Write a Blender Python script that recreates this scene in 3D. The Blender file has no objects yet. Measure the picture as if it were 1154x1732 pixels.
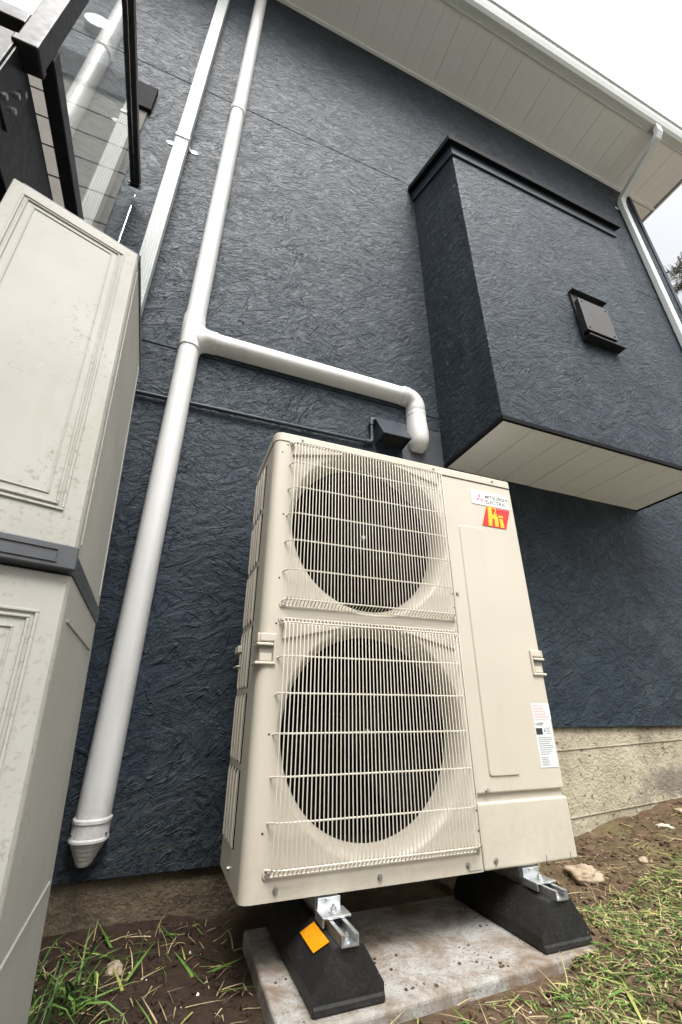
import bpy, bmesh, math, random
from mathutils import Vector, Matrix, noise
R = math.radians
random.seed(7)
scene = bpy.context.scene
COL = scene.collection

# ------------------------------------------------------------------ camera, sky, sun, exposure
cam_d = bpy.data.cameras.new('camera'); cam = bpy.data.objects.new('camera', cam_d); COL.objects.link(cam)
cam.location = (-0.2482, -1.2874, 0.4112)
cam.rotation_euler = (2.00771, -0.0031, -0.37288)
cam_d.sensor_fit = 'HORIZONTAL'; cam_d.sensor_width = 36.0; cam_d.lens = 22.632
cam_d.clip_start = 0.01; cam_d.clip_end = 2000
scene.camera = cam
SUN_EL, SUN_AZ = R(60), R(186)          # azimuth clockwise from +Y (north)
world = bpy.data.worlds.new('World'); scene.world = world; world.use_nodes = True
wn = world.node_tree; wn.nodes.clear()
sky = wn.nodes.new('ShaderNodeTexSky'); sky.sky_type = 'NISHITA'; sky.sun_disc = False
sky.sun_elevation = SUN_EL; sky.sun_rotation = SUN_AZ
sky.air_density = 1.0; sky.dust_density = 9.0; sky.ozone_density = 1.0
hs = wn.nodes.new('ShaderNodeHueSaturation'); hs.inputs['Saturation'].default_value = 0.15
bg = wn.nodes.new('ShaderNodeBackground'); bg.inputs['Strength'].default_value = 0.15
wo = wn.nodes.new('ShaderNodeOutputWorld')
wn.links.new(sky.outputs[0], hs.inputs['Color']); wn.links.new(hs.outputs[0], bg.inputs[0]); wn.links.new(bg.outputs[0], wo.inputs[0])
sd = bpy.data.lights.new('sun', 'SUN'); sd.energy = 0.6; sd.angle = R(30); sd.color = (1.0, 0.96, 0.9)
sun = bpy.data.objects.new('sun', sd); COL.objects.link(sun)
sdir = Vector((math.sin(SUN_AZ)*math.cos(SUN_EL), math.cos(SUN_AZ)*math.cos(SUN_EL), math.sin(SUN_EL)))
sun.rotation_euler = sdir.to_track_quat('Z', 'Y').to_euler()
sun.location = sdir*30
vs = scene.view_settings; vs.view_transform = 'Standard'; vs.look = 'None'; vs.exposure = 1.22; vs.gamma = 1.0; vs.use_curve_mapping = False

# ------------------------------------------------------------------ materials
class NT:
    def __init__(s, name):
        s.m = bpy.data.materials.new(name); s.m.use_nodes = True
        s.t = s.m.node_tree; s.b = s.t.nodes['Principled BSDF']
        s.co = s.t.nodes.new('ShaderNodeTexCoord').outputs['Object']
    def n(s, typ, **kw):
        nd = s.t.nodes.new('ShaderNode'+typ)
        for k, v in kw.items():
            if k in nd.inputs.keys(): 
                nd.inputs[k].default_value = v
            else: setattr(nd, k, v)
        return nd
    def l(s, a, b): s.t.links.new(a, b)
    def val(s, x):
        return x
    def map(s, scale=(1,1,1), rot=(0,0,0), src=None):
        src = src or s.co
        if any(rot):
            q = s.n('Mapping'); q.inputs['Rotation'].default_value = rot; s.l(src, q.inputs['Vector']); src = q.outputs[0]
        nd = s.n('Mapping'); nd.inputs['Scale'].default_value = scale
        s.l(src, nd.inputs['Vector']); return nd.outputs[0]
    def noise(s, scale, detail=3, rough=.55, dist=0, vec=None):
        nd = s.n('TexNoise'); nd.inputs['Scale'].default_value = scale; nd.inputs['Detail'].default_value = detail
        nd.inputs['Roughness'].default_value = rough; nd.inputs['Distortion'].default_value = dist
        s.l(vec or s.co, nd.inputs['Vector']); return nd.outputs['Fac']
    def ramp(s, fac, stops, interp='LINEAR'):
        nd = s.n('ValToRGB'); cr = nd.color_ramp; cr.interpolation = interp
        while len(cr.elements) > 1: cr.elements.remove(cr.elements[-1])
        for i, (p, c) in enumerate(stops):
            e = cr.elements[0] if i == 0 else cr.elements.new(p)
            e.position = p
            e.color = (c, c, c, 1) if isinstance(c, (int, float)) else (*c, 1)
        s.l(fac, nd.inputs[0]); return nd.outputs[0]
    def math(s, op, a, b=None, c=None):
        nd = s.n('Math', operation=op)
        for i, x in enumerate((a, b, c)):
            if x is None: continue
            if isinstance(x, (int, float)): nd.inputs[i].default_value = x
            else: s.l(x, nd.inputs[i])
        return nd.outputs[0]
    def mix(s, fac, a, b, mode='MIX'):
        nd = s.n('Mix', data_type='RGBA', blend_type=mode)
        for sock, x in ((nd.inputs[0], fac), (nd.inputs[6], a), (nd.inputs[7], b)):
            if isinstance(x, (int, float)): sock.default_value = x
            elif isinstance(x, tuple): sock.default_value = (*x, 1)
            else: s.l(x, sock)
        return nd.outputs[2]
    def bump(s, h, strength=.5, dist=.002, prev=None):
        nd = s.n('Bump'); nd.inputs['Strength'].default_value = strength; nd.inputs['Distance'].default_value = dist
        s.l(h, nd.inputs['Height'])
        if prev is not None: s.l(prev, nd.inputs['Normal'])
        return nd.outputs[0]
    def set(s, color=None, rough=None, metal=None, spec=None, normal=None):
        for k, v in (('Base Color', color), ('Roughness', rough), ('Metallic', metal), ('Specular IOR Level', spec)):
            if v is None: continue
            if isinstance(v, (int, float)): s.b.inputs[k].default_value = v
            elif isinstance(v, tuple): s.b.inputs[k].default_value = (*v, 1)
            else: s.l(v, s.b.inputs[k])
        if normal is not None: s.l(normal, s.b.inputs['Normal'])
        return s.m

def plain(name, c, rough=.5, metal=0, var=.12, vscale=6, bump=0, bscale=300, spec=.5):
    t = NT(name)
    f = t.noise(vscale, 4)
    lo = tuple(x*(1-var) for x in c); hi = tuple(min(1, x*(1+var)) for x in c)
    col = t.ramp(f, [(.3, lo), (.7, hi)])
    r = t.ramp(t.noise(vscale*2.3, 3), [(.3, max(0, rough-.06)), (.7, min(1, rough+.06))])
    nm = t.bump(t.noise(bscale, 2), bump, .001) if bump else None
    return t.set(col, r, metal, spec, nm)

def make_stucco():
    t = NT('stucco_slate_blue')
    low = t.noise(1.3, 3, .6)
    def fam(sc, rot, dist): return t.noise(1.0, 5, .60, dist, t.map(sc, rot))
    na = fam((8.0, 8.0, 21), (R(28), R(24), 0), .8)
    nb = fam((8.5, 8.5, 21), (R(-20), R(-18), R(6)), .8)
    nc = fam((9.5, 9.5, 20), (R(12), R(52), 0), .8)
    m1 = t.ramp(t.noise(3.1, 3, .6, .5), [(.53, 0.0), (.57, 1.0)])
    m2 = t.ramp(t.noise(3.3, 3, .6, .5, t.map((1, 1, 1), (2, 1, 3))), [(.55, 0.0), (.60, 1.0)])
    def mixf(f, x, y):
        nd = t.n('Mix', data_type='FLOAT'); t.l(f, nd.inputs[0]); t.l(x, nd.inputs[2]); t.l(y, nd.inputs[3]); return nd.outputs[0]
    base = mixf(m2, mixf(m1, na, nb), nc)
    # flat trowelled plateaus with torn, steep edges
    terr = t.ramp(base, [(.0, 0.0), (.38, .10), (.40, .36), (.48, .42), (.50, .66), (.58, .72), (.60, .92), (1.0, 1.0)])
    # stray ridges left by the trowel, crossing in all directions
    def ridge(rot, sc, w_, g_):
        n_ = t.noise(1.0, 2, .5, .35, t.map(sc, rot))
        return t.math('MULTIPLY', t.ramp(n_, [(.5-w_, 0.0), (.5, 1.0), (.5+w_, 0.0)]), g_)
    def gate(rot, a_): return t.ramp(t.noise(5.0, 3, .5, 0, t.map((1, 1, 1), rot)), [(a_, 0.0), (a_+.05, 1.0)])
    r1 = ridge((0, R(36), 0), (2.0, 2.0, 15), .012, gate((0, 0, 0), .50))
    r2 = ridge((0, R(-22), R(5)), (2.2, 2.2, 15), .012, gate((1, 2, 3), .51))
    r3 = ridge((R(30), R(58), 0), (2.2, 2.2, 14), .012, gate((3, 1, 1), .53))
    fine = t.ramp(t.noise(1.0, 4, .65, 1.0, t.map((26, 26, 52), (R(20), R(28), 0))), [(.44, 0.0), (.49, .7), (1, 1)])
    h = t.math('ADD', t.math('MULTIPLY', terr, .95), t.math('MULTIPLY', t.math('ADD', t.math('ADD', r1, r2), r3), .42))
    h = t.math('ADD', h, t.math('MULTIPLY', fine, .13))
    h = t.math('ADD', h, t.math('MULTIPLY', t.noise(240, 2), .03))
    nm = t.bump(h, 1.0, .0165)
    c1 = t.ramp(t.noise(5, 6, .7), [(.3, (.0088, .0165, .0262)), (.7, (.0180, .0305, .0440))])
    # chalky fading in broad clouds and dusty high spots, rain streaks, mud splash near the foot
    cloud = t.math('MULTIPLY', t.ramp(t.noise(3.6, 6, .72), [(.46, 0.0), (.72, 1.0)]), t.ramp(low, [(.40, .15), (.62, .75)]))
    col = t.mix(cloud, c1, (.050, .067, .080))
    wear = t.math('MULTIPLY', t.ramp(base, [(.56, 0.0), (.72, .8)]), t.ramp(low, [(.38, .05), (.62, .5)]))
    col = t.mix(wear, col, (.060, .076, .088))
    strk = t.math('MULTIPLY', t.ramp(t.noise(1.0, 4, .6, .2, t.map((11, 11, .7))), [(.58, 0.0), (.72, .35)]), t.ramp(t.noise(1.1, 2), [(.45, 0.0), (.6, 1.0)]))
    col = t.mix(strk, col, (.06, .068, .07))
    sp = t.n('SeparateXYZ'); t.l(t.co, sp.inputs[0])
    foot = t.ramp(t.math('ADD', sp.outputs[2], t.math('MULTIPLY', t.noise(7, 4, .7), -.25)), [(.0, .30), (.16, 0.0)])
    col = t.mix(t.math('MULTIPLY', foot, t.ramp(t.noise(60, 3, .7), [(.45, 0.0), (.6, 1.0)])), col, (.10, .078, .055))
    rough = t.ramp(t.noise(14, 3), [(.3, .50), (.7, .64)])
    return t.set(col, rough, 0, .27, nm)
M = {}
M['stucco'] = make_stucco()
M['ivory'] = plain('ivory_steel', (.545, .50, .415), .38, 0, .025, 3, .04, 900)
M['ivory_wire'] = plain('ivory_wire', (.60, .56, .48), .4, 0, .04, 20)
M['handle'] = plain('ivory_plastic', (.50, .455, .37), .45, 0, .03, 10)
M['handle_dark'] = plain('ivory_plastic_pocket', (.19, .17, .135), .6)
M['dark_in'] = plain('dark_interior', (.007, .0062, .0055), .9, 0, .3, 30, 0, 300, .1)
M['fan'] = plain('fan_plastic', (.005, .0047, .0045), .8, 0, .15, 12, 0, 300, .08)
M['pvc'] = plain('white_pvc', (.74, .73, .71), .33, 0, .035, 5, .03, 500)
M['alu_white'] = plain('white_painted_metal', (.70, .71, .68), .36, 0, .06, 9, .03, 200)
M['black_metal'] = plain('black_powder_coat', (.012, .012, .014), .40, 0, .2, 20, .05, 900, .25)
M['dark_grey'] = plain('dark_grey_plastic', (.042, .046, .052), .5, 0, .2, 14, .1, 300)
M['vent_grey'] = plain('taupe_metal', (.05, .048, .047), .6, .0, .15, 25, .1, 300)
M['brass'] = plain('worn_brass', (.22, .16, .07), .42, .6, .3, 40)
M['conduit'] = plain('slate_painted_conduit', (.016, .025, .035), .5, 0, .15, 14, .1, 200, .35)
M['flash'] = plain('slate_metal_trim', (.028, .038, .050), .6, 0, .15, 5, .1, 100, .25)
M['black_roof'] = plain('black_drip_edge', (.008, .008, .009), .8, 0, .3, 30, .5, 120, .12)
M['galv'] = plain('galvanised_steel', (.62, .64, .65), .34, .9, .12, 30, .1, 200)
M['screw'] = plain('screw_steel', (.45, .44, .42), .38, .9, .2, 90)
M['hole'] = plain('hole_black', (.006, .006, .006), .9)
M['label_w'] = plain('label_white', (.80, .79, .75), .4, 0, .02)
M['label_s'] = plain('label_silver', (.66, .68, .68), .35, .15, .03)
M['ink_grey'] = plain('ink_grey', (.20, .20, .21), .5)
M['ink_plate'] = plain('ink_plate', (.085, .085, .09), .5)
M['ink_blk'] = plain('ink_black', (.02, .02, .022), .5)
M['ink_red'] = plain('ink_red', (.62, .06, .10), .5)
M['ink_pink'] = plain('ink_faded_red', (.60, .20, .24), .5)
M['badge_red'] = plain('badge_red', (.66, .015, .012), .4)
M['badge_yel'] = plain('badge_yellow', (.90, .46, .01), .4)
M['sticker'] = plain('sticker_orange', (.93, .38, .008), .5, 0, .05, 20)
M['stone'] = plain('stone', (.34, .27, .19), .85, 0, .25, 18, .6, 90)
M['stone_pale'] = plain('stone_pale', (.52, .46, .37), .85, 0, .2, 18, .6, 90)
M['foam'] = plain('white_fleck', (.8, .8, .78), .7)
M['siding'] = plain('beige_siding', (.15, .14, .125), .85, 0, .08, 4, .1, 120, .12)
M['deck_wood'] = plain('deck_board', (.22, .19, .16), .7, 0, .2, 10, .3, 60)
M['brown_siding'] = plain('brown_siding', (.10, .085, .07), .7, 0, .15, 5, .2, 60)
M['bark'] = plain('bark', (.10, .08, .065), .9, 0, .3, 20, .6, 40)
M['needle'] = plain('needles', (.05, .075, .03), .7, 0, .35, 6)

def weathered(name, c, rough, grime, amt, streak=(16, 16, 1.2), foot=None):
    t = NT(name)
    col = t.ramp(t.noise(3, 4), [(.3, tuple(x*.965 for x in c)), (.7, tuple(min(1, x*1.03) for x in c))])
    st = t.math('MULTIPLY', t.ramp(t.noise(1.0, 5, .65, .2, t.map(streak)), [(.50, 0.0), (.70, 1.0)]), t.ramp(t.noise(2.5, 4, .6), [(.42, 0.0), (.62, 1.0)]))
    col = t.mix(t.math('MULTIPLY', st, amt), col, grime)
    sp_ = t.ramp(t.noise(55, 4, .7), [(.66, 0.0), (.72, amt*.9)])
    col = t.mix(sp_, col, grime)
    if foot is not None:
        q = t.n('SeparateXYZ'); t.l(t.co, q.inputs[0])
        f = t.ramp(t.math('ADD', t.math('SUBTRACT', q.outputs[2], foot), t.math('MULTIPLY', t.noise(6, 5, .7), -.18)), [(0.0, amt*1.6), (.10, 0.0)])
        col = t.mix(t.math('MULTIPLY', f, t.ramp(t.noise(40, 4, .7), [(.40, .1), (.62, 1.0)])), col, grime)
    r = t.ramp(t.noise(9, 4), [(.3, rough-.05), (.7, rough+.10)])
    dents = t.bump(t.noise(4.5, 2), .12, .006)
    return t.set(col, r, 0, .5, t.bump(t.noise(500, 2), .03, .001, dents))
M['ivory'] = weathered('ivory_steel', (.485, .447, .372), .37, (.33, .29, .22), .16, foot=.0)
M['pvc'] = weathered('white_pvc', (.62, .62, .61), .34, (.40, .38, .33), .34, foot=.0)
M['alu_white'] = weathered('white_painted_metal', (.56, .585, .58), .46, (.42, .42, .37), .35)

M['alu_dimmed'] = weathered('dimmed_white_metal', (.40, .415, .41), .5, (.27, .27, .23), .4)  # weathered white metal, base darkened to offset bright light on the left downspout

def make_soffit():
    t = NT('soffit_vinyl')
    c = t.ramp(t.noise(2.2, 5, .6), [(.3, (.78, .79, .80)), (.7, (.84, .85, .86))])
    st = t.ramp(t.noise(1.0, 4, .7, 0, t.map((3, 14, 3))), [(.60, 0.0), (.78, .35)])
    c = t.mix(st, c, (.64, .635, .61))
    return t.set(c, .5, 0, .4, t.bump(t.noise(1.0, 3, .5, 0, t.map((60, 8, 60))), .12, .001))
M['soffit'] = make_soffit()

def make_foundation():
    t = NT('foundation_concrete')
    c = t.ramp(t.noise(5, 6, .7), [(.28, (.25, .225, .16)), (.5, (.35, .315, .23)), (.75, (.44, .40, .31))])
    stain = t.ramp(t.noise(2.6, 6, .7, .6), [(.50, 0.0), (.66, .75)])
    c = t.mix(stain, c, (.17, .15, .12))
    # soil splash above the ground line (height of its own, uneven edge)
    sp = t.n('SeparateXYZ'); t.l(t.co, sp.inputs[0])
    hgt = t.math('ADD', sp.outputs[2], t.math('MULTIPLY', t.noise(4, 4, .7), -.22))
    lft = t.ramp(t.math('ADD', t.math('MULTIPLY', sp.outputs[0], .25), .5), [(.55, 1.0), (.85, .0)])
    dirt = t.math('MULTIPLY', t.ramp(t.math('ADD', hgt, .5), [(.33, .92), (.52, .35)]), lft)
    c = t.mix(dirt, c, t.ramp(t.noise(16, 5, .7), [(.3, (.050, .036, .024)), (.7, (.15, .115, .078))]))
    edge = t.ramp(t.math('ADD', sp.outputs[2], t.math('MULTIPLY', t.noise(9, 5, .75), .10)), [(.375, 0.0), (.40, .75)])
    c = t.mix(edge, c, (.10, .075, .045))
    px_ = t.math('SUBTRACT', sp.outputs[0], 2.62); pz_ = t.math('SUBTRACT', sp.outputs[2], .085)
    rad = t.math('ADD', t.math('ADD', t.math('MULTIPLY', t.math('MULTIPLY', px_, px_), 2.2), t.math('MULTIPLY', t.math('MULTIPLY', pz_, pz_), 55.0)), t.math('MULTIPLY', t.noise(5, 5, .7), .9))
    c = t.mix(t.ramp(rad, [(.62, .8), (.95, 0.0)]), c, (.13, .115, .095))
    spots = t.ramp(t.noise(38, 3, .6), [(.60, 0.0), (.67, .85)])
    c = t.mix(spots, c, (.11, .085, .05))
    h = t.math('ADD', t.noise(9, 5, .7), t.math('MULTIPLY', t.noise(70, 3, .6), .35))
    return t.set(c, .9, 0, .25, t.bump(h, .9, .022))
M['found'] = make_foundation()

def make_pad():
    t = NT('aggregate_concrete')
    c = t.ramp(t.noise(60, 4, .7), [(.3, (.27, .26, .24)), (.55, (.335, .325, .305)), (.8, (.40, .39, .37))])
    sp = t.ramp(t.noise(150, 2, .5), [(.60, 0.0), (.68, .8)])
    c = t.mix(sp, c, (.11, .10, .09))
    d = t.ramp(t.noise(6, 6, .75, .5), [(.42, 0.0), (.60, .88)])
    c = t.mix(d, c, (.15, .105, .068))
    return t.set(c, .85, 0, .3, t.bump(t.noise(120, 3, .6), .5, .003))
M['pad'] = make_pad()

def make_rubber():
    t = NT('crumb_rubber')
    c = t.ramp(t.noise(70, 4, .7), [(.3, (.007, .007, .007)), (.7, (.018, .018, .017))])
    sp = t.ramp(t.noise(170, 1, .4), [(.70, 0.0), (.76, .8)])
    sp = t.math('MULTIPLY', sp, t.ramp(t.noise(24, 3), [(.48, 0.0), (.62, 1.0)]))
    c = t.mix(sp, c, (.22, .20, .17))
    dust = t.ramp(t.noise(11, 6, .75), [(.52, 0.0), (.80, .12)])
    c = t.mix(dust, c, (.20, .18, .15))
    return t.set(c, .55, 0, .5, t.bump(t.noise(130, 3, .6), .6, .002))
M['rubber'] = make_rubber()

def make_resin():
    t = NT('beige_resin')
    c = t.ramp(t.noise(3, 4, .6), [(.3, (.325, .318, .282)), (.7, (.395, .386, .348))])
    # run-off streaks and algae specks
    st = t.ramp(t.noise(1.0, 5, .7, .3, t.map((9, 9, 1.6))), [(.54, 0.0), (.74, .45)])
    c = t.mix(st, c, (.28, .265, .19))
    sm = t.ramp(t.noise(3.2, 5, .7), [(.46, 0.0), (.56, 1.0)])
    sp = t.math('MULTIPLY', t.ramp(t.noise(80, 5, .7, .3), [(.55, 0.0), (.68, .60)]), sm)
    c = t.mix(sp, c, (.17, .15, .105))
    sc = t.ramp(t.noise(1.0, 2, .5, .6, t.map((22, 22, 6), (R(20), 0, 0))), [(.665, 0.0), (.675, .35), (.685, 0.0)])
    c = t.mix(sc, c, (.45, .44, .40))
    return t.set(c, .62, 0, .3, t.bump(t.noise(160, 2), .12, .001))
M['resin'] = make_resin()

def make_glass():
    t = NT('clear_glass')
    t.b.inputs['Base Color'].default_value = (.93, .97, .95, 1)
    t.b.inputs['Roughness'].default_value = 0.0; t.b.inputs['IOR'].default_value = 1.5
    t.b.inputs['Transmission Weight'].default_value = 1.0
    return t.m
M['glass'] = make_glass()

def make_ground():
    t = NT('soil')
    c = t.ramp(t.noise(14, 7, .72), [(.25, (.050, .031, .019)), (.5, (.110, .070, .043)), (.75, (.19, .130, .082))])
    g = t.ramp(t.noise(3.0, 5, .7), [(.50, 0.0), (.66, .55)])
    sp = t.n('SeparateXYZ'); t.l(t.co, sp.inputs[0])
    rt = t.ramp(t.math('ADD', t.math('MULTIPLY', sp.outputs[0], .2), .3), [(.40, .0), (.55, 1.0)])
    c = t.mix(t.math('MULTIPLY', g, rt), c, (.15, .135, .055))
    dry = t.ramp(t.noise(90, 3, .7), [(.62, 0.0), (.70, .55)])
    c = t.mix(dry, c, (.24, .18, .12))
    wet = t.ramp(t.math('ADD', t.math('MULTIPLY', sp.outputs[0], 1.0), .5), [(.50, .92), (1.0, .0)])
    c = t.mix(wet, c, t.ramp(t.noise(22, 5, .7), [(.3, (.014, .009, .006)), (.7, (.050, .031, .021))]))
    # unseen pale ground away from the house, coloured to bounce neutral light upward
    dist = t.math('ADD', t.math('MULTIPLY', sp.outputs[1], -1.0), t.math('MULTIPLY', t.noise(2, 4, .7), .5))
    bounce_ground = t.ramp(dist, [(.85, 0.0), (1.0, 1.0)])
    lc = t.ramp(t.noise(9, 6, .75), [(.3, (.16, .158, .13)), (.7, (.26, .252, .21))])
    c = t.mix(bounce_ground, c, lc)
    h = t.math('ADD', t.noise(38, 6, .75), t.math('MULTIPLY', t.noise(120, 3, .7), .4))
    return t.set(c, .92, 0, .25, t.bump(h, .9, .012))
M['soil'] = make_ground()

def leafmat(name, a, b):
    t = NT(name)
    oi = t.noise(23, 3)
    c = t.ramp(oi, [(.3, a), (.7, b)])
    t.b.inputs['Subsurface Weight'].default_value = 0.0
    return t.set(c, .5, 0, .4)
M['grass_g'] = leafmat('grass_green', (.060, .125, .018), (.14, .24, .045))
M['grass_d'] = leafmat('grass_deep', (.018, .052, .009), (.050, .110, .020))
M['grass_y'] = leafmat('grass_yellow', (.22, .26, .06), (.36, .36, .12))
M['straw'] = leafmat('straw', (.20, .155, .075), (.44, .36, .20))

# ------------------------------------------------------------------ mesh helpers
class MB:
    def __init__(s): s.v = []; s.f = []; s.smooth = []; s.mi = []
    def add(s, vs, fs, smooth=False, mi=0):
        o = len(s.v); s.v += [tuple(v) for v in vs]
        for f in fs: s.f.append(tuple(i+o for i in f)); s.smooth.append(smooth); s.mi.append(mi)
    def box(s, x0, x1, y0, y1, z0, z1):
        s.add([(x0,y0,z0),(x1,y0,z0),(x1,y1,z0),(x0,y1,z0),(x0,y0,z1),(x1,y0,z1),(x1,y1,z1),(x0,y1,z1)],
              [(0,3,2,1),(4,5,6,7),(0,1,5,4),(1,2,6,5),(2,3,7,6),(3,0,4,7)])
        return s
    def obox(s, o, u, v, w, a, b, c):      # oriented box: origin, axes, (lo,hi) along each
        o, u, v, w = Vector(o), Vector(u), Vector(v), Vector(w)
        P = [o+u*x+v*y+w*z for z in c for (x, y) in ((a[0],b[0]),(a[1],b[0]),(a[1],b[1]),(a[0],b[1]))]
        s.add(P, [(0,3,2,1),(4,5,6,7),(0,1,5,4),(1,2,6,5),(2,3,7,6),(3,0,4,7)]); return s
    def prism(s, pts, axis, a, b):          # polygon (2D) extruded along axis ('x','y','z')
        n = len(pts)
        def P(p, t): return {'x': (t, p[0], p[1]), 'y': (p[0], t, p[1]), 'z': (p[0], p[1], t)}[axis]
        s.add([P(p, a) for p in pts]+[P(p, b) for p in pts],
              [tuple(range(n)), tuple(range(2*n-1, n-1, -1))]+[(i, n+i, n+(i+1) % n, (i+1) % n) for i in range(n)]); return s
    def tube(s, path, r, n=8, caps=True):
        path = [Vector(p) for p in path]; rings = []
        for i, p in enumerate(path):
            d = (path[min(i+1, len(path)-1)]-path[max(i-1, 0)]).normalized()
            a = d.orthogonal().normalized() if i == 0 else (rings_a - d*rings_a.dot(d)).normalized()
            rings_a = a; b = d.cross(a)
            rr = r[i] if isinstance(r, (list, tuple)) else r
            rings.append([p+(a*math.cos(2*math.pi*k/n)+b*math.sin(2*math.pi*k/n))*rr for k in range(n)])
        vs = [v for ring in rings for v in ring]; fs = []
        for i in range(len(path)-1):
            for k in range(n): fs.append((i*n+k, i*n+(k+1) % n, (i+1)*n+(k+1) % n, (i+1)*n+k))
        s.add(vs, fs, True)
        if caps:
            o = (len(path)-1)*n
            s.add(rings[0], [tuple(range(n-1, -1, -1))]); s.add(rings[-1], [tuple(range(n))])
        return s
    def loft(s, rings, closed=True, caps=True, smooth=True):
        n = len(rings[0]); vs = [v for r in rings for v in r]; fs = []
        for i in range(len(rings)-1):
            for k in range(n if closed else n-1):
                fs.append((i*n+k, i*n+(k+1) % n, (i+1)*n+(k+1) % n, (i+1)*n+k))
        s.add(vs, fs, smooth)
        if caps: s.add(rings[0], [tuple(range(n-1, -1, -1))]); s.add(rings[-1], [tuple(range(n))])
        return s
    def mesh(s, name, mats):
        me = bpy.data.meshes.new(name); me.from_pydata(s.v, [], s.f); me.update()
        me.polygons.foreach_set('use_smooth', s.smooth); me.polygons.foreach_set('material_index', s.mi)
        for m in (mats if isinstance(mats, (list, tuple)) else [mats]): me.materials.append(M[m])
        bm = bmesh.new(); bm.from_mesh(me); bmesh.ops.recalc_face_normals(bm, faces=bm.faces); bm.to_mesh(me); bm.free()
        if any(s.smooth): me.set_sharp_from_angle(angle=R(38))
        return me

def parent(o, p):
    o.parent = p
    if p.type == 'EMPTY' and p.parent is None: o.matrix_parent_inverse = Matrix.LocRotScale(p.location, p.rotation_euler, None).inverted()
def obj(name, me, par=None, loc=None, bevel=0, seg=2, label=None):
    o = bpy.data.objects.new(name, me); COL.objects.link(o)
    if loc is not None: o.location = loc
    if par is not None: parent(o, par)
    if bevel:
        b = o.modifiers.new('bevel', 'BEVEL'); b.width = bevel; b.segments = seg; b.limit_method = 'ANGLE'; b.angle_limit = R(35)
    if label: o['label'] = label
    return o
def part(name, mb, mat, par, bevel=0, seg=2, loc=None, label=None): return obj(name, mb.mesh(name, mat), par, loc, bevel, seg, label)
def tag(o, label, cat, group=None, kind=None):
    o['label'] = label; o['category'] = cat
    if group: o['group'] = group
    if kind: o['kind'] = kind
    return o
def thing(name, loc, label, cat, group=None):
    o = bpy.data.objects.new(name, None); COL.objects.link(o); o.location = loc; o.empty_display_size = .1
    return tag(o, label, cat, group)
def structure(o, label=None):
    o['kind'] = 'structure'
    if label: o['label'] = label
    return o
def text_mesh(name, body, size, mat, extr=0.0003, spacing=1.0, xs=1.0, bold=0.0):
    cu = bpy.data.curves.new(name, 'FONT'); cu.body = body; cu.size = size; cu.extrude = extr; cu.space_character = spacing; cu.resolution_u = 3; cu.offset = bold
    t = bpy.data.objects.new(name, cu); COL.objects.link(t)
    dg = bpy.context.evaluated_depsgraph_get()
    me = bpy.data.meshes.new_from_object(t.evaluated_get(dg)); me.name = name
    bpy.data.objects.remove(t); me.materials.clear(); me.materials.append(M[mat])
    me.transform(Matrix.Diagonal((xs, 1, 1, 1))); me.transform(Matrix.Rotation(R(90), 4, 'X'))
    return me

YW = 0.55       # stucco face of the house wall

# ------------------------------------------------------------------ ground
def gz(x, y):
    r = max(0.0, x-1.1)
    k = min(1, max(0, (y+.9)/1.3)); k = k*k*(3-2*k)
    z = -.172 + .135*min(r, 2.2)*(.25+.75*k)
    # soil bank against the left foundation, trench beside the slab
    if x < .12:
        z += -.02*math.exp(-((x-.02)/.05)**2)*(1 if y > -.1 else .2) - .012
    if .70 < x < 1.4: z += .034*math.exp(-((x-1.0)/.15)**2)
    return z
def gh(x, y):
    z = gz(x, y)
    n = noise.fractal(Vector((x*5, y*5, 3.1)), .9, 2.1, 5)
    n2 = noise.fractal(Vector((x*26, y*26, 9.1)), .8, 2.1, 4)
    a = 1.0
    if .05 < x < .80 and -.2 < y < .55: a = .25         # trampled flat around and under the slab
    z += a*(.013*n+.007*n2)
    if .06 < x < .83+.05*n and -.17 < y < .55: z = min(z, -.176)
    elif .74 < x < .97 and -.03 < y < .55: z = min(z, -.158)
    return z
def axis_pts(lo, hi, flo, fhi, step, grow=1.35):
    a = []; t = flo
    while t <= fhi: a.append(t); t += step
    s = step; t = a[-1]
    while t < hi: s *= grow; t += s; a.append(min(t, hi))
    s = step; t = a[0]
    while t > lo: s *= grow; t -= s; a.insert(0, max(t, lo))
    return a
gx = axis_pts(-400, 400, -.75, 2.7, .013); gy = axis_pts(-400, 400, -.75, .6, .013)
g = MB(); nx = len(gx)
g.add([(x, y, gh(x, y) if -8 < x < 12 and -8 < y < 3 else gz(min(x, 3), y)) for y in gy for x in gx],
      [(j*nx+i, j*nx+i+1, (j+1)*nx+i+1, (j+1)*nx+i) for j in range(len(gy)-1) for i in range(nx-1)], True)
ground = structure(obj('ground', g.mesh('ground', 'soil')))

# ------------------------------------------------------------------ house
house = thing('house', (1, .6, -.2), 'dark slate blue stucco house wall with projecting bay and white soffit', 'house')
XL, XR = -4.5, 4.66
def wall_band(x0, x1, z0, z1):
    m = MB(); m.box(x0, x1, YW, YW+.14, z0, z1); return m
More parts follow.
